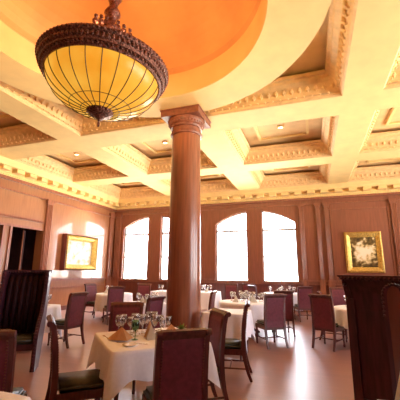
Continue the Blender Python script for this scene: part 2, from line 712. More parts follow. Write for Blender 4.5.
# ---- cornice
def cornice(face, u0, u1, mat):
    b = B()
    prof = [(0, 4.4), (0.10, 4.4), (0.12, 4.48), (0.16, 4.50), (0.17, 4.60), (0.44, 4.62), (0.46, 4.70), (0.52, 4.80), (0, 4.80)]
    prism(b, prof, lambda v, z: face(u0 + v * 0, v, z), lambda v, z: face(u1, v, z))
    u = u0 + 0.2
    while u < u1 - 0.1:
        p = [face(uu, vv, zz) for uu in (u - 0.14, u + 0.14) for vv in (0.15, 0.40) for zz in (4.50, 4.615)]
        xs, ys_, zs = zip(*p)
        box(b, min(xs), max(xs), min(ys_), max(ys_), min(zs), max(zs))
        u += 0.5
    u = u0 + 0.05
    while u < u1:
        bead(b, face(u, 0.11, 4.44), 0.03)
        u += 0.085
    trim(b, mat)


cornice(lambda u, v, z: (XL + v, u, z), YN, YB, M['plaster'])
cornice(lambda u, v, z: (u, YB - v, z), XL, XR, M['plaster'])

# ---- coffered ceiling
CX = [(-8.58, -6.08), (-5.36, -2.75), (-1.91, 0.74), (1.43, 4.14), (4.86, 7.3)]
CY = [(-2.8, -0.72), (0.1, 2.75), (3.5, 6.2), (7.02, 9.72), (10.42, 12.93)]
BIG = (-5.36, 0.74, 0.1, 6.2)
xs = sorted({XL - 0.3, XR + 0.3, *[v for c in CX for v in c]})
ys2 = sorted({YN - 0.3, YB + 0.3, *[v for c in CY for v in c]})
bm = B()
cells = [(a, b, c, d) for a, b in CX for c, d in CY if not (a >= BIG[0] - 0.01 and b <= BIG[1] + 0.01 and c >= BIG[2] - 0.01 and d <= BIG[3] + 0.01)]


def inside(x, y):
    for a, b, c, d in cells + [BIG]:
        if a < x < b and c < y < d:
            return True
    return False


for i in range(len(xs) - 1):
    for j in range(len(ys2) - 1):
        x0, x1, y0, y1 = xs[i], xs[i + 1], ys2[j], ys2[j + 1]
        if not inside((x0 + x1) / 2, (y0 + y1) / 2):
            bm.faces.new([bm.verts.new(p) for p in ((x0, y0, ZS), (x0, y1, ZS), (x1, y1, ZS), (x1, y0, ZS))])
for a, b, c, d in cells + [BIG]:
    for p, q in (((a, c), (b, c)), ((b, c), (b, d)), ((b, d), (a, d)), ((a, d), (a, c))):
        bm.faces.new([bm.verts.new((*p, ZS)), bm.verts.new((*q, ZS)), bm.verts.new((*q, ZP)), bm.verts.new((*p, ZP))])
bmesh.ops.remove_doubles(bm, verts=bm.verts[:], dist=0.001)
# roof slab above keeps the sky out
box(bm, XL - 0.4, XR + 0.4, YN - 0.4, YB + 0.4, 6.6, 6.7)
box(bm, XL - 0.4, XL - 0.3, YN - 0.4, YB + 0.4, 5.4, 6.6)
box(bm, XR + 0.3, XR + 0.4, YN - 0.4, YB + 0.4, 5.4, 6.6)
box(bm, XL - 0.4, XR + 0.4, YN - 0.4, YN - 0.3, 5.4, 6.6)
box(bm, XL - 0.4, XR + 0.4, YB + 0.3, YB + 0.4, 5.4, 6.6)
CE = struct('ceiling', bm, M['plaster'])

DC = (-2.33, 3.15)
bm = B()
for a, b, c, d in cells:
    bm.faces.new([bm.verts.new(p) for p in ((a, c, ZP), (a, d, ZP), (b, d, ZP), (b, c, ZP))])
# spandrel panel of the great coffer, open over the dome
N = 96
a, b, c, d = BIG
for i in range(N):
    q = []
    for t in (i, i + 1):
        th = 2 * PI * t / N
        ct, st = math.cos(th), math.sin(th)
        s = min(((b if ct > 0 else a) - DC[0]) / ct if abs(ct) > 1e-6 else 1e9, ((d if st > 0 else c) - DC[1]) / st if abs(st) > 1e-6 else 1e9)
        q.append(((DC[0] + 2.3 * ct, DC[1] + 2.3 * st, ZP - 0.02), (DC[0] + s * ct, DC[1] + s * st, ZP - 0.02)))
    bm.faces.new([bm.verts.new(p) for p in (q[0][0], q[0][1], q[1][1], q[1][0])])
for a, b in ((BIG[0], BIG[1]),):
    pass
obj('coffer_panel', bm, M['coffer'], CE)

EGG = [(0.0, ZS + 0.005), (0.03, ZS + 0.03), (0.035, ZS + 0.07), (0.06, ZS + 0.09), (0.09, ZS + 0.17), (0.15, ZS + 0.27), (0.22, ZS + 0.32), (0.235, ZS + 0.37), (0.28, ZS + 0.39), (0.29, ZS + 0.45)]


def cell_moulding(bm, a, b, c, d, eggs=True, z_shift=0.0):
    loops = []
    for o, z in EGG:
        loops.append([bm.verts.new(p) for p in ((a + o, c + o, z), (b - o, c + o, z), (b - o, d - o, z), (a + o, d - o, z))])
    for l0, l1 in zip(loops, loops[1:]):
        for k in range(4):
            bm.faces.new((l0[k], l0[(k + 1) % 4], l1[(k + 1) % 4], l1[k]))
    if eggs:
        o, z, st = 0.10, ZS + 0.215, 0.15
        for (p0, p1, ax) in (((a + o, c + o), (b - o, c + o), 0), ((a + o, d - o), (b - o, d - o), 0), ((a + o, c + o), (a + o, d - o), 1), ((b - o, c + o), (b - o, d - o), 1)):
            L = math.hypot(p1[0] - p0[0], p1[1] - p0[1])
            n = int(L / st)
            for i in range(n):
                t = (i + 0.5) / n
                p = (p0[0] + (p1[0] - p0[0]) * t, p0[1] + (p1[1] - p0[1]) * t, z)
                bead(bm, p, 0.062, (0.75, 0.75, 1.4))
                t = (i + 0.0) / n
                q = (p0[0] + (p1[0] - p0[0]) * t, p0[1] + (p1[1] - p0[1]) * t, ZS + 0.06)
                bead(bm, q, 0.026)


for cl in cells + [BIG]:
    bm = B()
    near = cl[3] > 2 and cl[0] < 4
    cell_moulding(bm, *cl, eggs=near)
    trim(bm, M['moulding'])
# inner frame on each small coffer panel
bm = B()
for a, b, c, d in cells:
    i = 0.62
    a, b, c, d = a + i, b - i, c + i, d - i
    if d - c < 0.5:
        continue
    w = 0.07
    for q in ((a, b, c, c + w), (a, b, d - w, d), (a, a + w, c + w, d - w), (b - w, b, c + w, d - w)):
        box(bm, q[0], q[1], q[2], q[3], ZP - 0.045, ZP)
trim(bm, M['plaster'])

# dome: flat ring, drum, stepped shell
bm = B()
lathe(bm, [(2.03, ZS), (2.82, ZS), (2.82, ZP - 0.02), (2.35, ZP - 0.02), (2.10, ZP - 0.02)], 128, (*DC, 0))
trim(bm, M['plaster'], False)
bm = B()
lathe(bm, [(2.03, ZS), (2.03, 5.28)], 128, (*DC, 0))
trim(bm, M['drum'], True)
bm = B()
lathe(bm, [(2.03, 5.28), (2.10, 5.29), (2.10, 5.36), (2.02, 5.42)] + [(2.0 * math.cos(t * PI / 2 / 12), 5.43 + 0.85 * math.sin(t * PI / 2 / 12)) for t in range(1, 8)] + [(1.16, 6.12), (1.12, 6.14)] + [(1.1 * math.cos(t * PI / 2 / 8), 6.14 + 0.2 * math.sin(t * PI / 2 / 8)) for t in range(1, 8)] + [(0, 6.34)], 128, (*DC, 0))
trim(bm, M['dome'], False)

# ------------------------------------------------------------------ column
cl = thing('column', 'tall round wooden column with square capital standing in the middle of the room', 'column', (-2.42, 6.05, 0))
bm = B()
n = 14
lathe(bm, [(0.335, 0.3)] + [(0.335 - 0.035 * (i / n) ** 1.6, 0.3 + 4.0 * i / n) for i in range(1, n + 1)], 48)
obj('shaft', bm, M['column_wood'], cl, True)
bm = B()
box(bm, -0.42, 0.42, -0.42, 0.42, 0, 0.12)
lathe(bm, [(0.0, 0.12), (0.40, 0.12), (0.42, 0.16), (0.40, 0.2), (0.39, 0.21), (0.38, 0.24), (0.40, 0.26), (0.385, 0.29), (0.0, 0.30)], 48)
obj('base', bm, M['column_wood'], cl)
bm = B()
lathe(bm, [(0.0, 4.30), (0.30, 4.30), (0.335, 4.31), (0.345, 4.335), (0.335, 4.36), (0.31, 4.37), (0.31, 4.46), (0.34, 4.47), (0.355, 4.50), (0.345, 4.52), (0.37, 4.54), (0.40, 4.60), (0.405, 4.645), (0, 4.65)], 48)
for i in range(36):
    th = 2 * PI * i / 36
    bead(bm, (0.375 * math.cos(th), 0.375 * math.sin(th), 4.57), 0.028)
obj('capital', bm, M['column_cap'], cl)
bm = B()
box(bm, -0.42, 0.42, -0.42, 0.42, 4.65, 4.775)
box(bm, -0.435, 0.435, -0.435, 0.435, 4.775, 4.80)
obj('abacus', bm, M['column_cap'], cl)

# ------------------------------------------------------------------ chandelier
LX, LY, LZ = -2.39, 3.10, 3.905
ch = thing('chandelier', 'large bowl chandelier of amber leaded glass in a dark bronze rim', 'chandelier', (LX, LY, LZ))
R0 = 0.70
bowl = [(R0 * math.sin(t * PI / 2 / 14) ** 1.0, -0.47 * math.cos(t * PI / 2 / 14) - 0.01) for t in range(0, 15)]
bowl[0] = (0, -0.48)
bm = B()
lathe(bm, bowl, 64)
gb = obj('glass_bowl', bm, M['amber'], ch, True)
bm = B()
NR_ = 24
for i in range(NR_):
    th = 2 * PI * (i + 0.3) / NR_
    tube(bm, [((r + 0.004) * math.cos(th), (r + 0.004) * math.sin(th), z - 0.003) for r, z in bowl[1:]], 0.0055, 5)
for q in (3, 5):
    r_, z_ = bowl[q]
    tube(bm, [((r_ + 0.004) * math.cos(2 * PI * i / 48), (r_ + 0.004) * math.sin(2 * PI * i / 48), z_ - 0.003) for i in range(49)], 0.004, 5)
obj('lead_ribs', bm, M['lead'], gb, True)
bm = B()
lathe(bm, [(0.68, -0.06), (0.715, -0.075), (0.74, -0.05), (0.735, -0.03), (0.76, -0.02), (0.765, 0.0), (0.78, 0.02), (0.78, 0.06), (0.80, 0.075), (0.815, 0.10), (0.80, 0.13), (0.75, 0.135), (0.69, 0.12), (0.68, -0.06)], 72)
for i in range(90):
    th = 2 * PI * i / 90
    bead(bm, (0.80 * math.cos(th), 0.80 * math.sin(th), 0.102), 0.026)
    bead(bm, (0.745 * math.cos(th), 0.745 * math.sin(th), -0.04), 0.016)
    bead(bm, (0.78 * math.cos(th), 0.78 * math.sin(th), 0.04), 0.022, (1, 1, 1.5))
obj('rim', bm, M['bronze'], ch)
bm = B()
lathe(bm, [(0, -0.60), (0.018, -0.59), (0.02, -0.57), (0.05, -0.555), (0.07, -0.54), (0.12, -0.525), (0.155, -0.49), (0.165, -0.46), (0.155, -0.44), (0, -0.44)], 28)
for i in range(14):
    th = 2 * PI * i / 14
    bead(bm, (0.15 * math.cos(th), 0.15 * math.sin(th), -0.475), 0.024)
lathe(bm, [(0, -0.68), (0.012, -0.67), (0.016, -0.63), (0.010, -0.60), (0, -0.59)], 12)
obj('finial', bm, M['bronze'], ch)
bm = B()
lathe(bm, [(0, 0.40), (0.04, 0.41), (0.05, 0.50), (0.04, 0.60), (0.09, 0.66), (0.12, 0.72), (0.10, 0.78), (0.05, 0.84), (0.06, 0.92), (0.11, 0.98), (0.085, 1.04), (0.05, 1.10), (0.07, 1.18), (0.10, 1.24), (0.06, 1.30), (0.035, 1.36), (0.025, 1.5), (0.05, 1.55), (0.025, 1.6), (0.025, 2.25), (0.22, 2.34), (0.22, 2.38), (0, 2.38)], 20)
obj('stem', bm, M['bronze'], ch, True)
for i in range(3):
    th = 2 * PI * i / 3 + 0.35
    bm = B()
    pts = []
    for t in range(9):
        u = t / 8
        r = 0.76 * (1 - u) + 0.09 * u
        z = 0.12 + 0.60 * u + 0.05 * math.sin(u * PI)
        pts.append((r * math.cos(th), r * math.sin(th), z))
    tube(bm, pts, 0.014, 6)
    for p in pts[1:-1]:
        bead(bm, p, 0.024)
    for t in (6, 7, 8):
        p = pts[t]
        bead(bm, (p[0], p[1], p[2] + 0.06), 0.045)
        bead(bm, (p[0], p[1], p[2] + 0.14), 0.03)
    obj('arm', bm, M['bronze'], ch)
lamp = point_lamp('chandelier_bulb', (LX, LY, LZ + 0.12), 115, (1.0, 0.60, 0.27), 0.12)
lamp.parent = ch
lamp.location = (0, 0, 0.16)
ch.rotation_euler = Matrix.Rotation(math.radians(2.4), 3, Vector((-0.61, 0.79, 0))).to_euler()

# recessed downlights in the small coffers
first = None
for (x, y, lb) in ((-7.35, 8.4, 'small recessed ceiling light in the coffer nearest the left wall'), (-4.05, 8.4, 'small recessed ceiling light in the coffer just left of the column'), (-0.6, 8.4, 'small recessed ceiling light in the coffer right of the column')):
    t = thing('ceiling_light', lb, 'ceiling light', (x, y, ZP - 0.03))
    bm = B()
    lathe(bm, [(0.06, 0.0), (0.085, -0.012), (0.09, 0.0), (0.09, 0.03), (0.06, 0.03)], 24, (0, 0, 0), True)
    obj('trim_ring', bm, M['plaster'], t)
    bm = B()
    lathe(bm, [(0, 0.012), (0.06, 0.010)], 20)
    obj('lens', bm, M['bulb'], t)
    spot_lamp('downlight_bulb', (x, y, ZP - 0.05), 90, (1.0, 0.78, 0.5), 120)

spot_lamp('picture_spot_bulb', (-7.35, 11.3, ZP - 0.06), 260, (1.0, 0.84, 0.60), 62, (XL, 11.0, 2.1))

# ------------------------------------------------------------------ paintings
def painting(name, label, w, h, rail, depth, mats, loc, rz, canvas, side=None):
    """hangs facing local -Y, origin at bottom centre of its back"""
    t = thing(name, label, 'painting', loc, rz)
    bm = B()
    prof = [(0.0, 0.0), (0.0, -depth * 0.6), (rail * 0.25, -depth), (rail * 0.6, -depth * 0.75), (rail * 0.8, -depth * 0.55), (rail, -depth * 0.3), (rail, 0.0)]
    loops = []
    for o, y in prof:
        loops.append([bm.verts.new(p) for p in ((-w / 2 + o, y, o), (w / 2 - o, y, o), (w / 2 - o, y, h - o), (-w / 2 + o, y, h - o))])
    loops.append(loops[0])
    for l0, l1 in zip(loops, loops[1:]):
        for k in range(4):
            bm.faces.new((l0[k], l0[(k + 1) % 4], l1[(k + 1) % 4], l1[k]))
    o = rail * 0.3
    nw, nh_ = int((w - 2 * o) / 0.09), int((h - 2 * o) / 0.09)
    for i in range(nw + 1):
        for z in (o, h - o):
            bead(bm, (-w / 2 + o + (w - 2 * o) * i / nw, -depth * 0.95, z), 0.036)
    for i in range(nh_ + 1):
        for x in (-w / 2 + o, w / 2 - o):
            bead(bm, (x, -depth * 0.95, o + (h - 2 * o) * i / nh_), 0.036)
    obj('frame', bm, mats, t)
    bm = B()
    box(bm, -w / 2 + rail, w / 2 - rail, -depth * 0.3, -0.01, rail, h - rail)
    obj('canvas', bm, canvas, t)
    if side:
        bm = B()
        for a, b, c, d in ((-w / 2 - 0.01, -w / 2, 0, h), (w / 2, w / 2 + 0.01, 0, h), (-w / 2 - 0.01, w / 2 + 0.01, h, h + 0.01), (-w / 2 - 0.01, w / 2 + 0.01, -0.01, 0)):
            box(bm, a, b, -depth * 0.92, 0, c, d)
        obj('frame_side', bm, side, t)
    return t


can1 = make_canvas('flower still life canvas', [(0.40, (0.05, 0.035, 0.015)), (0.58, (0.20, 0.13, 0.04)), (0.68, (0.80, 0.66, 0.34)), (0.80, (1.0, 0.94, 0.76))], 7.0, ((0, 0, -1.5), (2.0, 2.0, 2.0)))
can2 = make_canvas('pale canvas', [(0.35, (0.42, 0.27, 0.10)), (0.46, (0.55, 0.46, 0.32)), (0.56, (0.52, 0.52, 0.52))], 4.0)
painting('framed_painting', 'still life with pale flowers in an ornate gilt frame on the back wall', 1.26, 1.50, 0.20, 0.09, M['gold'], (1.81, YB - 0.005, 1.46), 0, can1)
painting('framed_painting', 'large pale painting in a roped gilt frame on the left wall', 1.92, 1.37, 0.22, 0.24, M['gold'], (XL + 0.005, 11.0, 1.48), PI / 2, can2, M['frame_dark'])

# ------------------------------------------------------------------ dining chairs
def make_chair(label):
    """front is local +Y, origin on the floor below the seat"""
    t = thing('dining_chair', label, 'chair')
    bm = B()
    box(bm, -0.222, 0.222, -0.20, 0.245, 0.405, 0.475)
    bmesh.ops.bevel(bm, geom=bm.edges[:], offset=0.03, segments=3, affect='EDGES')
    for v in bm.verts:
        if v.co.z > 0.45:
            v.co.z += 0.03 * (1 - (v.co.x / 0.222) ** 2) * (1 - ((v.co.y - 0.02) / 0.225) ** 2)
    obj('seat', bm, M['olive'], t, True)
    bm = B()
    for x0, x1, y0, y1 in ((-0.222, 0.222, 0.215, 0.245), (-0.222, 0.222, -0.23, -0.20), (-0.222, -0.192, -0.20, 0.215), (0.192, 0.222, -0.20, 0.215)):
        box(bm, x0, x1, y0, y1, 0.335, 0.41)
    obj('seat_frame', bm, M['mahog'], t)
    for s in (-1, 1):
        bm = B()
        x = 0.20 * s
        tube(bm, [(x, 0.222, 0.41), (x, 0.222, 0.34), (x, 0.222, 0.31), (x, 0.222, 0.28), (x, 0.222, 0.05), (x, 0.222, 0.03), (x, 0.222, 0.0)], [0.026, 0.026, 0.019, 0.025, 0.017, 0.022, 0.018], 8)
        obj('leg', bm, M['mahog'], t)
    path = [(-0.325, 0.0), (-0.285, 0.10), (-0.252, 0.22), (-0.228, 0.34), (-0.220, 0.46), (-0.224, 0.62), (-0.240, 0.78), (-0.260, 0.92), (-0.275, 0.99), (-0.295, 1.02)]
    for s in (-1, 1):
        bm = B()
        bar(bm, [(0.211 * s, y, z) for y, z in path], [0.034, 0.034, 0.036, 0.04, 0.042, 0.042, 0.042, 0.042, 0.042, 0.04], [0.034, 0.04, 0.046, 0.056, 0.056, 0.05, 0.046, 0.046, 0.05, 0.04])
        obj('back_post', bm, M['mahog'], t)
    bm = B()
    bp = [(y, z) for y, z in path[4:9]]
    pts = [(0, -0.226, 0.385), (0, -0.221, 0.50)] + [(0, y, z) for y, z in bp[1:]]
    bar(bm, pts, 0.384, [0.03, 0.04, 0.05, 0.055, 0.05, 0.03])
    br_ = obj('backrest', bm, M['burg'], t)
    bm = B()
    bar(bm, [(0, -0.269, 0.965), (0, -0.280, 1.0), (0, -0.300, 1.025), (0, -0.325, 1.02)], 0.384, [0.035, 0.05, 0.045, 0.03])
    for i in range(15):
        x = -0.195 + 0.39 * i / 14
        bead(bm, (x, -0.295, 1.03), 0.018)
    for s in (-1, 1):
        tube(bm, [(0.19 * s, -0.305, 1.012), (0.238 * s, -0.305, 1.012)], 0.028, 10)
    obj('top_rail', bm, M['mahog'], t)
    for s in (-1, 1):
        bm = B()
        for i in range(19):
            z = 0.55 + 0.41 * i / 18
            y = [p for p in path if p[1] <= z][-1][0]
            q = [p for p in path if p[1] > z][0]
            a = [p for p in path if p[1] <= z][-1]
            y = a[0] + (q[0] - a[0]) * (z - a[1]) / (q[1] - a[1])
            for d in (-0.03, 0.03):
                bead(bm, (0.182 * s, y + d, z), 0.007)
        o = obj('nailheads', bm, M['brass'], br_)
        o['kind'] = 'stuff'
    for s in (-1, 1):
        bm = B()
        tube(bm, [(0.20 * s, 0.222, 0.16), (0.211 * s, -0.268, 0.16)], 0.012, 6)
        obj('stretcher', bm, M['mahog'], t)
    bm = B()
    tube(bm, [(-0.215, -0.03, 0.16), (0.215, -0.03, 0.16)], 0.012, 6)
    obj('stretcher', bm, M['mahog'], t)
    return t


proto_chair = None


def chair(x, y, fx, fy, label, group=None, scale=None):
    """x, y: middle of the top rail; fx, fy: the way the sitter would face"""
    global proto_chair
    l = math.hypot(fx, fy)
    fx, fy = fx / l, fy / l
    loc = (x + 0.30 * fx, y + 0.30 * fy, 0)
    rz = math.atan2(-fx, fy)
    if proto_chair is None:
        proto_chair = make_chair(label)
        proto_chair.location = loc
        proto_chair.rotation_euler = (0, 0, rz)
        if group:
            proto_chair['group'] = group
        if scale:
            proto_chair.scale = (scale,) * 3
        return proto_chair
    return dup(proto_chair, loc, rz, label, group, scale)


G1 = 'chairs at the near white table'
chair(-2.46, 2.66, 0.71, 0.70, 'dining chair seen side-on with olive seat, left of the near white table', G1)
chair(-1.03, 2.61, -0.64, 0.77, 'dark high-backed dining chair turned away in front of the column, back nearest the camera', G1, 0.985)
chair(-2.60, 4.30, 0.40, -0.92, 'dark dining chair facing out from behind the wine glasses of the near white table', G1)
chair(-1.09, 3.93, -0.79, -0.61, 'dark dining chair at the right end of the near white table', G1)
G2 = 'chairs right of the column'
chair(-0.97, 5.05, -0.98, -0.18, 'dining chair seen edge-on between the near right chair and the round table with many glasses', G2)
chair(-0.77, 6.98, -0.55, 0.83, 'burgundy-backed dining chair turned away at the round table with many glasses', G2)
chair(-0.72, 8.25, -0.3, 0.95, 'dining chair partly hidden behind the burgundy-backed chair of the round glass-filled table', G2)
chair(-0.28, 10.75, -0.35, 0.9, 'red-brown dining chair turned away near the back wall in line with the wall panels', G2)
chair(0.09, 7.2, 0.42, 0.9, 'dining chair with dark back panel beside the right-hand table, on the glossy open floor', G2)
chair(0.08, 8.35, 0.95, -0.1, 'dining chair whose top rail shows just behind the dark-panelled chair by the right-hand table', G2)
chair(0.65, 10.7, 0.2, -0.95, 'dining chair facing the room beyond the right-hand table', G2)
chair(-2.2, 7.4, -0.95, -0.1, 'dark dining chair just right of the column before the white far tables', G2)
G3 = 'chairs left of the column'
chair(-4.62, 5.74, -1.0, 0.1, 'rose-backed dining chair turned away at the small table beside the high-backed settle', G3)
chair(-7.20, 9.45, 0.97, -0.2, 'dark dining chair against the left wall under the pale painting', G3)
chair(-5.38, 8.27, -0.75, 0.66, 'dining chair seen edge-on before the white round table near the left corner', G3)
chair(-5.6, 10.3, 0.3, -0.95, 'dining chair behind the left round table, facing the room below the leftmost back window', G3)
chair(-2.68, 5.42, -0.98, 0.15, 'rose-coloured dining chair left of the column behind the near table glasses', G3)
chair(-5.2, 12.35, 0.2, -0.95, 'far dining chair under the window left of the column', G3)
chair(-2.9, 11.95, 0.1, -0.98, 'far burgundy dining chair just below the window right of the column', G3)
chair(-2.3, 12.2, -0.2, -0.98, 'far burgundy dining chair below the pillar between the right-hand windows', G3)
chair(-1.95, 10.8, 0.75, 0.66, 'dark dining chair at the far white table under the rightmost window', G3)
chair(-2.42, 1.93, -0.5, 0.87, 'dining chair with burgundy nailhead back cut off at the lower left edge of the photo')

# ------------------------------------------------------------------ tables and cloths
def round_pts(r, n=96):
    return [((r * math.cos(2 * PI * i / n), r * math.sin(2 * PI * i / n)), (math.cos(2 * PI * i / n), math.sin(2 * PI * i / n)), 0.0) for i in range(n)]


def square_pts(h, n=24, rc=0.03):
    out = []
    for sx, sy, (dx, dy), (nx_, ny_) in ((-1, -1, (1, 0), (0, -1)), (1, -1, (0, 1), (1, 0)), (1, 1, (-1, 0), (0, 1)), (-1, 1, (0, -1), (-1, 0))):
        for i in range(n):
            t = i / n
            x, y = sx * h + dx * 2 * h * t, sy * h + dy * 2 * h * t
            e = min(t, 1 - t)
            cw = max(0, 1 - e / 0.22) ** 2
            ang0 = math.atan2(ny_, nx_)
            if t < 0.22:
                ang = ang0 - (1 - t / 0.22) * PI / 4
            elif t > 0.78:
                ang = ang0 + ((t - 0.78) / 0.22) * PI / 4
            else:
                ang = ang0
            k = 1 - rc / h * 0.4 * cw
            out.append(((x * k, y * k), (math.cos(ang), math.sin(ang)), cw))
    return out


def cloth(name, label, pts, drop, ctr, rz, mat, group=None, flare=0.07, waves=16, amp=0.028, corner=0.45, seed=0, top=0.762):
    bm = B()
    n = len(pts)
    rnd = random.Random(seed)
    ph = rnd.random() * 6
    rings = []
    rows = 9
    fr = [(0.0, 0.0), (0.35, 0.0), (0.7, 0.0), (0.985, 0.0)]
    for f, _ in fr[1:]:
        rings.append([bm.verts.new((p[0] * f, p[1] * f, 0.0)) for p, _n, _c in pts])
    for j in range(rows + 1):
        t = j / rows
        ring = []
        for i, (p, nn, cw) in enumerate(pts):
            a = 2 * PI * i / n
            w = math.sin(a * waves + ph) + 0.5 * math.sin(a * (waves * 0.5 + 1) + 2 * ph)
            o = 0.006 + flare * t ** 0.8 * (0.4 + 1.6 * cw) + amp * t * w * (1 - 0.5 * cw)
            z = -0.004 - drop * t * (1 + corner * cw) - 0.012 * t * w
            ring.append(bm.verts.new((p[0] + nn[0] * o, p[1] + nn[1] * o, z)))
        rings.append(ring)
    c = bm.verts.new((0, 0, 0))
    for i in range(n):
        bm.faces.new((c, rings[0][i], rings[0][(i + 1) % n]))
    for r0, r1 in zip(rings, rings[1:]):
        for i in range(n):
            bm.faces.new((r0[i], r1[i], r1[(i + 1) % n], r0[(i + 1) % n]))
    o = obj(name, bm, mat, None, True)
    o.location = (ctr[0], ctr[1], top)
    o.rotation_euler = (0, 0, rz)
    return tag(o, label, 'tablecloth', group)


def table(label, half, ctr, rz, rnd=False, group=None):
    t = thing('dining_table', label, 'table', (ctr[0], ctr[1], 0), rz, group)
    bm = B()
    if rnd:
        lathe(bm, [(0, 0.725), (half - 0.01, 0.725), (half, 0.73), (half, 0.755), (half - 0.005, 0.758), (0, 0.758)], 40)
    else:
        box(bm, -half, half, -half, half, 0.725, 0.758)
    obj('tabletop', bm, M['mahog'], t)
    if rnd:
        bm = B()
        lathe(bm, [(0, 0.08), (0.07, 0.08), (0.10, 0.14), (0.05, 0.22), (0.045, 0.45), (0.08, 0.55), (0.05, 0.65), (0.16, 0.725), (0, 0.725)], 20)
        obj('pedestal', bm, M['mahog'], t, True)
        for i in range(4):
            a = PI / 4 + i * PI / 2
            bm = B()
            tube(bm, [(0.05 * math.cos(a), 0.05 * math.sin(a), 0.13), (0.24 * math.cos(a), 0.24 * math.sin(a), 0.09), (0.36 * math.cos(a), 0.36 * math.sin(a), 0.03)], [0.035, 0.03, 0.03], 8)
            obj('foot', bm, M['mahog'], t)
    else:
        e = half - 0.07
        for sx in (-1, 1):
            for sy in (-1, 1):
                bm = B()
                tube(bm, [(sx * e, sy * e, 0.725), (sx * e, sy * e, 0.6), (sx * e, sy * e, 0.58), (sx * e, sy * e, 0.0)], [0.03, 0.03, 0.024, 0.018], 8)
                obj('leg', bm, M['mahog'], t)
    return t


T1 = (-1.80, 3.48)
T1R = math.radians(45)
table('square dining table under the near white cloth', 0.505, T1, T1R)
cloth('tablecloth', 'white cloth draped over the near square table set with wine glasses', square_pts(0.52), 0.27, T1, T1R, M['linen'], None, 0.05, 13, 0.012, 0.55, 1)


def put(u, v, z=0.764):
    """table-1 coordinates: u along its front edge, v away from the camera"""
    return (T1[0] + u * math.cos(T1R) - v * math.sin(T1R), T1[1] + u * math.sin(T1R) + v * math.cos(T1R), z)


TABS = [
    ('T2', 'r', 0.66, (-1.62, 8.2), 0, 0.50, 'round table under a white cloth crowded with glasses right of the column', 'white cloth on the round table crowded with glasses right of the column'),
    ('T3', 's', 0.38, (-1.57, 6.15), 0.0, 0.42, 'square table hidden behind the chair just right of the column', 'cream cloth on the table showing between the column and the chair at its right'),
    ('T4', 'r', 0.62, (-1.08, 11.8), 0, 0.52, 'far round table under a white cloth below the rightmost window', 'white cloth on the far round table below the rightmost window'),
    ('T5', 'r', 0.64, (0.98, 7.72), 0, 0.34, 'round table with dark legs at the right, beside the high settle', 'cream cloth on the right-hand table beside the high settle'),
    ('T6', 'r', 0.56, (-6.12, 9.3), 0, 0.50, 'round table near the corner of the left and back walls', 'cream cloth on the round table near the left corner'),
    ('T7', 's', 0.42, (-3.75, 7.0), 0.75, 0.46, 'square table left of the column beyond the near table', 'white cloth on the square table left of the column beyond the near table'),
    ('T8', 's', 0.36, (-5.52, 5.5), 0.15, 0.50, 'small table beside the high-backed settle at left', 'white cloth on the small table beside the high-backed settle'),
    ('T9', 's', 0.45, (-3.72, 11.4), 0.0, 0.55, 'far table by the window just right of the column', 'bright white cloth on the far table seen just right of the column'),
    ('T10', 's', 0.50, (-2.13, 1.18), 0.0, 0.22, 'near table at the lower left edge of the photo', 'white cloth whose corner peeps in at the bottom left of the photo'),
    ('T11', 's', 0.36, (-4.62, 3.27), 0.0, 0.40, 'table cut off by the left edge of the photo', 'white cloth hanging from the table at the left edge beside the settle'),
    ('T13', 's', 0.45, (-5.15, 11.2), 0.0, 0.5, 'far table below the window left of the column', 'white cloth on the far table below the window left of the column'),
]
TP = {}
for i, (k_, sh, h, ctr, rz, drop, l1, l2) in enumerate(TABS):
    TP[k_] = (ctr, h)
    table(l1, h - 0.012, ctr, rz, sh == 'r')
    if sh == 'r':
        cloth('tablecloth', l2, round_pts(h), drop, ctr, rz, M['linen'], None, 0.05, 15, 0.03, 0, i + 3)
    else:
        cloth('tablecloth', l2, square_pts(h), drop, ctr, rz, M['linen'], None, 0.05, 13, 0.015, 0.45, i + 3)

# ------------------------------------------------------------------ table settings
def make_wine_glass(name, label, mat, k=1.0):
    t = thing(name, label, 'glass')
    bm = B()
    lathe(bm, [(0, 0), (0.034 * k, 0.001), (0.034 * k, 0.003), (0.008, 0.008), (0, 0.008)], 16)
    obj('foot', bm, mat, t, True)
    bm = B()
    lathe(bm, [(0, 0.008), (0.006, 0.008), (0.0042, 0.03), (0.004, 0.08), (0.008, 0.09), (0, 0.092)], 10)
    obj('stem', bm, mat, t, True)
    bm = B()
    o = [(0.006, 0.090), (0.024 * k, 0.100), (0.037 * k, 0.122), (0.041 * k, 0.150), (0.038 * k, 0.178), (0.033 * k, 0.200)]
    inn = [(r - 0.0018, z + 0.001) for r, z in o[::-1][:-1]] + [(0, 0.093)]
    lathe(bm, [(0, 0.0895)] + o + inn, 18)
    obj('bowl', bm, mat, t, True)
    return t


GL = 'stemmed glasses clustered on the near white table'
gl0 = make_wine_glass('wine_glass', 'clear stemmed wine glass in the cluster on the near white table', M['glass'], 1.0)
gl0['group'] = GL
spots = [(-0.17, 0.20), (-0.10, 0.30), (-0.24, 0.34), (-0.03, 0.20), (0.05, 0.30), (0.12, 0.19), (0.16, 0.33), (-0.13, 0.10), (0.23, 0.26), (0.09, 0.10), (0.26, 0.38), (-0.05, 0.40), (0.12, 0.42), (0.19, 0.12), (-0.30, 0.22), (-0.20, 0.42), (0.30, 0.20)]
for i, (u, v) in enumerate(spots):
    p = put(u, v)
    sc_ = 1.0 + 0.14 * math.sin(i * 2.3)
    if i == 0:
        gl0.location = p
    else:
        dup(gl0, p, i * 0.4, None, GL, sc_)
gg = make_wine_glass('goblet', 'green stemmed goblet at the front of the glasses on the near white table', M['green_glass'], 1.05)
gg.location = put(-0.19, -0.09)


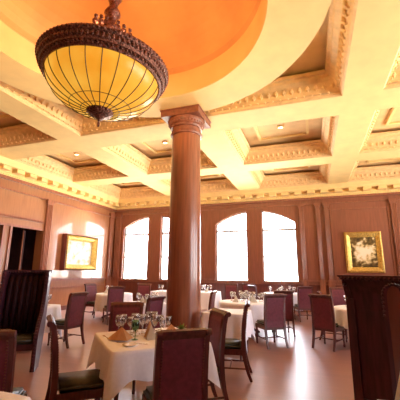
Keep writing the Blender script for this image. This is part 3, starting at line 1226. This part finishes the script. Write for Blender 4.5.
def napkin_mesh(w, h):
    """a square napkin folded and stood up as a peaked tent"""
    bm = B()
    a = w / 2
    apex = (0, 0.0, h)
    base = [(-a, -a * 0.75, 0), (a, -a * 0.75, 0), (a * 0.8, a * 0.6, 0), (-a * 0.8, a * 0.6, 0)]
    vs = [bm.verts.new(p) for p in base]
    t = bm.verts.new(apex)
    mid = bm.verts.new((0, -a * 0.95, 0))
    bm.faces.new((vs[0], mid, t))
    bm.faces.new((mid, vs[1], t))
    bm.faces.new((vs[1], vs[2], t))
    bm.faces.new((vs[2], vs[3], t))
    bm.faces.new((vs[3], vs[0], t))
    bmesh.ops.solidify(bm, geom=bm.faces[:], thickness=0.006)
    return bm


def napkin(label, p, rz, w, h, mat, group=None):
    o = obj('folded_napkin', napkin_mesh(w, h), mat)
    o.location = p
    o.rotation_euler = (0, 0, rz)
    tag(o, label, 'napkin', group)
    return o


napkin('cream napkin folded to a peak at the left corner of the near white table', put(-0.32, -0.02, 0.778), T1R - 0.75, 0.25, 0.115, M['napkin'])
napkin('cream napkin folded to a peak beside the dark chair back on the near white table', put(0.22, -0.10, 0.778), T1R - 0.2, 0.25, 0.125, M['napkin'])
napkin('bright white napkin standing in the middle of the near white table', put(-0.02, -0.12, 0.766), T1R, 0.12, 0.15, M['napwhite'])
napkin('cream napkin peak behind the glasses of the near white table', put(0.0, 0.0, 0.766), T1R + 0.5, 0.13, 0.17, M['napkin'])

plate0 = None


def plate(label, p, group=None, r=0.115):
    global plate0
    if plate0 is None:
        bm = B()
        lathe(bm, [(0, 0), (0.065, 0), (0.07, 0.004), (0.115, 0.012), (0.116, 0.014), (0.072, 0.008), (0, 0.006)], 32)
        plate0 = obj('dinner_plate', bm, M['china'], None, True)
        plate0.location = p
        return tag(plate0, label, 'plate', group)
    return dup(plate0, p, 0, label, group)


plate('white plate under the left cream napkin on the near white table', put(-0.32, -0.02))
plate('white plate under the cream napkin by the dark chair back', put(0.22, -0.10))
o = plate('small white side plate near the front corner of the near white table', put(-0.30, -0.34))
o.scale = (0.7, 0.7, 1)


def cutlery(kind, label, p, rz, group=None):
    bm = B()
    if kind == 'knife':
        prism(bm, [(-0.006, 0), (0.006, 0), (0.007, 0.09), (0.010, 0.12), (0.008, 0.20), (0.0, 0.215), (-0.006, 0.20)], lambda x, y: (x, y, 0), lambda x, y: (x, y, 0.003))
    else:
        prism(bm, [(-0.006, 0), (0.006, 0), (0.003, 0.10), (0.011, 0.13), (0.011, 0.17), (-0.011, 0.17), (-0.011, 0.13), (-0.003, 0.10)], lambda x, y: (x, y, 0), lambda x, y: (x, y, 0.003))
        for i in range(4):
            x = -0.0095 + 0.0063 * i
            box(bm, x - 0.0015, x + 0.0015, 0.17, 0.20, 0, 0.003)
    o = obj(kind, bm, M['steel'])
    o.location = p
    o.rotation_euler = (0, 0, rz)
    return tag(o, label, 'cutlery', group)


cutlery('knife', 'silver knife lying at the front corner of the near white table', put(-0.13, -0.36, 0.765), T1R + 0.9)
cutlery('fork', 'silver fork lying in front of the left cream napkin', put(-0.22, -0.24, 0.765), T1R + 1.1)
cutlery('fork', 'silver fork lying by the left edge of the near white table', put(-0.44, 0.10, 0.765), T1R + 0.1)

# centrepiece of pale leaves
cp = thing('leaf_sprig', 'small sprig of pale green leaves in a low bowl behind the front chair back', 'plant', put(0.40, 0.02))
bm = B()
lathe(bm, [(0, 0), (0.03, 0), (0.05, 0.03), (0.052, 0.05), (0.047, 0.05), (0.03, 0.01), (0, 0.01)], 20)
obj('bowl', bm, M['china'], cp, True)
bm = B()
for i in range(26):
    a, e = random.random() * 2 * PI, 0.3 + random.random() * 1.1
    d = Vector((math.cos(a) * math.cos(e), math.sin(a) * math.cos(e), math.sin(e)))
    l = 0.06 + random.random() * 0.05
    c0 = Vector((0, 0, 0.03))
    sd = d.cross(Vector((0, 0, 1))).normalized() * 0.014
    v = [bm.verts.new(q) for q in (c0, c0 + d * l * 0.55 + sd, c0 + d * l, c0 + d * l * 0.55 - sd)]
    bm.faces.new(v)
bmesh.ops.solidify(bm, geom=bm.faces[:], thickness=0.001)
obj('leaves', bm, M['leaf'], cp)

# far table settings: one glass shape, copied
far = None


def far_glass(p, label, group, sc_=1.0):
    global far
    if far is None:
        bm = B()
        lathe(bm, [(0, 0), (0.036, 0.0), (0.036, 0.004), (0.006, 0.01), (0.006, 0.085), (0.026, 0.10), (0.042, 0.135), (0.042, 0.16), (0.036, 0.205), (0.033, 0.205), (0.038, 0.15), (0.02, 0.105), (0, 0.10)], 12)
        far = obj('wine_glass', bm, M['glass'], None, True)
        far.location = p
        return tag(far, label, 'glass', group)
    o = far.copy()
    C.objects.link(o)
    o.location = p
    o.scale = (sc_,) * 3
    o['label'] = label
    o['group'] = group
    return o


FG = {
    'T2': (17, 'clear glass on the round table crowded with glasses right of the column'),
    'T4': (9, 'clear glass on the far round table below the rightmost window'),
    'T5': (11, 'clear glass on the right-hand table beside the high settle'),
    'T6': (6, 'clear glass on the round table near the left corner'),
    'T7': (7, 'clear glass on the square table left of the column'),
    'T8': (5, 'clear glass on the small table beside the left settle'),
    'T9': (6, 'clear glass on the far table seen just right of the column'),
    'T13': (5, 'clear glass on the far table below the window left of the column'),
}
FN = {'T2': [(-0.3, -0.35), (0.35, -0.3), (0.1, 0.45)], 'T4': [(-0.2, -0.4), (0.3, -0.3)], 'T5': [(-0.4, -0.2), (0.0, -0.5)], 'T6': [(-0.35, -0.3), (0.3, -0.4)], 'T7': [(0.2, -0.25), (-0.2, 0.0)], 'T9': [(0.2, -0.2)]}
rg = random.Random(11)
for k_, (n, lb) in FG.items():
    (cx, cy), h = TP[k_]
    used = []
    while len(used) < n:
        a, r = (rg.random() * 2 * PI if k_ != 'T8' else rg.random() * 2.2 - 1.1), (0.1 + 0.9 * rg.random() ** 0.7) * h * 0.72
        p = (cx + r * math.cos(a), cy + r * math.sin(a))
        if all(math.hypot(p[0] - q[0], p[1] - q[1]) > 0.095 for q in used) and all(math.hypot(p[0] - cx - u * h, p[1] - cy - v * h) > 0.16 for u, v in FN.get(k_, [])):
            used.append(p)
            far_glass((*p, 0.764), lb, lb.replace('clear glass', 'clear glasses'), 0.9 + 0.25 * rg.random())
names = {'T2': 'round table crowded with glasses', 'T4': 'far round table below the rightmost window', 'T5': 'right-hand table beside the settle', 'T6': 'round table near the left corner', 'T7': 'square table left of the column', 'T9': 'far table just right of the column'}
for k_, l in FN.items():
    (cx, cy), h = TP[k_]
    for i, (u, v) in enumerate(l):
        napkin('white peaked napkin on the ' + names[k_], (cx + u * h, cy + v * h, 0.766), 0.4 * i, 0.15, 0.15, M['napwhite'], 'napkins on the ' + names[k_])
o = plate('plate on the table between the column and the chair at its right', (-1.80, 6.0, 0.764))
napkin('cream napkin at the bottom left corner of the photo', (-1.95, 1.45, 0.766), 0.3, 0.2, 0.05, M['napkin'])
napkin('white napkin at the bottom left corner of the photo', (-1.74, 1.5, 0.766), 0.1, 0.14, 0.06, M['napwhite'])

# ------------------------------------------------------------------ high-backed settles
def settle(label, loc, rz, w, h=1.47, seat_mat='olive', back_panel=False):
    """faces local +Y; origin on the floor under the middle of its back"""
    t = thing('settle', label, 'settle', loc, rz)
    path = [(0.46, 0.0), (0.45, 0.25), (0.43, 0.5)]
    bm = B()
    # end panels: curved wing narrowing above the arm, flaring at the top scroll
    front = [(0.50, 0.0), (0.49, 0.30), (0.47, 0.5), (0.38, 0.66), (0.24, 0.80), (0.16, 0.98), (0.12, 1.18), (0.10, 1.34), (0.08, h)]
    rear = [(-0.20, h), (-0.19, h - 0.06), (-0.10, h - 0.16), (-0.07, 1.0), (-0.04, 0.7), (0.02, 0.42), (0.12, 0.2), (0.20, 0.0)]
    ends = []
    for s in (-1, 1):
        e = B()
        x0, x1 = (w / 2 - 0.06) * s, (w / 2) * s
        n = len(front)
        ry = lambda z: next((a[0] + (b[0] - a[0]) * (z - a[1]) / (b[1] - a[1]) for a, b in zip(rear[::-1], rear[::-1][1:]) if a[1] <= z <= b[1] + 1e-6), rear[0][0])
        for (ya, za), (yb, zb) in zip(front, front[1:]):
            prism(e, [(ya, za), (yb, zb), (ry(zb), zb), (ry(za), za)], lambda y, z: (x0, y, z), lambda y, z: (x1, y, z))
        # bead trim along the front edge and the rear edge
        for (ya, za), (yb, zb) in list(zip(front, front[1:])) + list(zip(rear, rear[1:])):
            m = max(1, int(math.hypot(yb - ya, zb - za) / 0.045))
            for i in range(m):
                f = (i + 0.5) / m
                bead(e, ((w / 2 - 0.03) * s, ya + (yb - ya) * f, za + (zb - za) * f), 0.022)
        obj('end_panel', e, M['mahog2'], t)
    bm = B()
    pr = [(0.0, 0.45), (-0.035, 1.0), (-0.07, 1.27), (-0.155, h - 0.05), (-0.155, h - 0.03), (-0.185, h - 0.03), (-0.105, 1.27), (-0.075, 1.0), (-0.03, 0.6), (0.05, 0.36)]
    prism(bm, pr, lambda y, z: (-w / 2 + 0.06, y, z), lambda y, z: (w / 2 - 0.06, y, z))
    obj('back_board', bm, M['mahog2'], t)
    bm = B()
    n = max(3, int((w - 0.14) / 0.085))
    for i in range(n):
        x = -w / 2 + 0.07 + (w - 0.14) * (i + 0.5) / n
        tube(bm, [(x, 0.035, 0.47), (x, 0.0, 1.0), (x, -0.035, 1.26), (x, -0.10, h - 0.08)], (w - 0.14) / n * 0.42, 8)
    obj('channel_back', bm, M['burgd'], t, True)
    bm = B()
    box(bm, -w / 2 - 0.01, w / 2 + 0.01, -0.215, -0.06, h - 0.03, h)
    box(bm, -w / 2 - 0.02, w / 2 + 0.02, -0.23, -0.05, h, h + 0.02)
    m = int(w / 0.045)
    for i in range(m):
        for y in (-0.225, -0.06):
            bead(bm, (-w / 2 + w * (i + 0.5) / m, y, h - 0.015), 0.022)
    obj('top_rail', bm, M['mahog2'], t)
    bm = B()
    box(bm, -w / 2 + 0.065, w / 2 - 0.065, 0.05, 0.46, 0.38, 0.48)
    bmesh.ops.bevel(bm, geom=bm.edges[:], offset=0.03, segments=3, affect='EDGES')
    obj('seat', bm, M[seat_mat], t, True)
    bm = B()
    box(bm, -w / 2 + 0.06, w / 2 - 0.06, 0.40, 0.44, 0.29, 0.38)
    box(bm, -w / 2 + 0.06, w / 2 - 0.06, 0.14, 0.18, 0.29, 0.38)
    obj('seat_rail', bm, M['mahog2'], t)
    if back_panel:
        bm = B()
        box(bm, -w / 2 + 0.09, w / 2 - 0.09, -0.085, -0.06, 0.2, 1.15)
        obj('back_panel', bm, M['mahog2'], t)
        bm = B()
        for a, b, z0, z1 in ((-w / 2 + 0.0, -w / 2 + 0.09, 0.05, 1.2), (w / 2 - 0.09, w / 2, 0.05, 1.2), (-w / 2 + 0.09, w / 2 - 0.09, 0.05, 0.2)):
            box(bm, a, b, -0.11, -0.07, z0, z1)
        obj('back_frame', bm, M['mahog2'], t)
    return t


def settle_at(label, corner, f, w, right_end=True, **kw):
    """corner: floor point of one front foot; f: facing direction"""
    l = math.hypot(*f)
    fx, fy = f[0] / l, f[1] / l
    rx, ry = fy, -fx          # sitter's right hand = local +X
    s = 1 if right_end else -1
    x = corner[0] - s * rx * w / 2 - fx * 0.5
    y = corner[1] - s * ry * w / 2 - fy * 0.5
    return settle(label, (x, y, 0), math.atan2(-fx, fy), w, **kw)


settle_at('dark high-backed settle with channelled upholstery and olive seat at the left', (-4.05, 4.15), (0.55, -0.83), 0.72, right_end=False)
settle('large dark high-backed settle seen from behind at the right edge', (1.03, 3.86, 0), math.atan2(-0.5, 0.87), 1.5, h=1.44, back_panel=True)

# round-topped settle end close to the camera at the right edge
st = thing('settle', 'round-topped beaded settle end cut off by the right edge of the photo', 'settle', (0.53, 2.70, 0), -0.2)
ARC = [(-0.075, 0.0), (-0.075, 1.30)] + [(-0.075 * math.cos(PI * i / 12), 1.33 + 0.085 * math.sin(PI * i / 12)) for i in range(13)] + [(0.075, 1.30), (0.075, 0.0)]
bm = B()
prism(bm, ARC, lambda x, z: (x, 0.0, z), lambda x, z: (x, 0.07, z))
for (xa, za), (xb, zb) in zip(ARC, ARC[1:]):
    m = max(1, int(math.hypot(xb - xa, zb - za) / 0.03))
    for i in range(m):
        f = (i + 0.5) / m
        if za + (zb - za) * f > 1.18:
            bead(bm, (xa + (xb - xa) * f, 0.0, za + (zb - za) * f), 0.011)
obj('end_panel', bm, M['mahog2'], st)
bm = B()
prism(bm, [(x * 0.62, 0.35 + (z - 0.35) * 0.985 if z > 0.3 else 0.1) for x, z in ARC], lambda x, z: (x, -0.008, z), lambda x, z: (x, 0.0, z))
obj('face_panel', bm, M['wains'], st)
bm = B()
box(bm, 0.06, 0.95, 0.01, 0.06, 0.1, 1.28)
obj('back_board', bm, M['mahog2'], st)
bm = B()
box(bm, 0.075, 0.95, 0.062, 0.48, 0.36, 0.46)
bmesh.ops.bevel(bm, geom=bm.edges[:], offset=0.025, segments=2, affect='EDGES')
obj('seat', bm, M['olive'], st, True)
bm = B()
box(bm, 0.075, 0.95, 0.07, 0.46, 0.0, 0.355)
obj('seat_box', bm, M['mahog2'], st)

T12 = (0.80, 1.86)
table('near table at the lower right edge of the photo', 0.485, T12, 0.0)
cloth('tablecloth', 'cloth-covered table corner at the bottom right of the photo', square_pts(0.50), 0.32, T12, 0.0, M['linen'], None, 0.05, 13, 0.014, 0.45, 77)
napkin('tall white napkin at the bottom right edge of the photo', (0.40, 2.05, 0.768), 0.5, 0.15, 0.27, M['napwhite'])
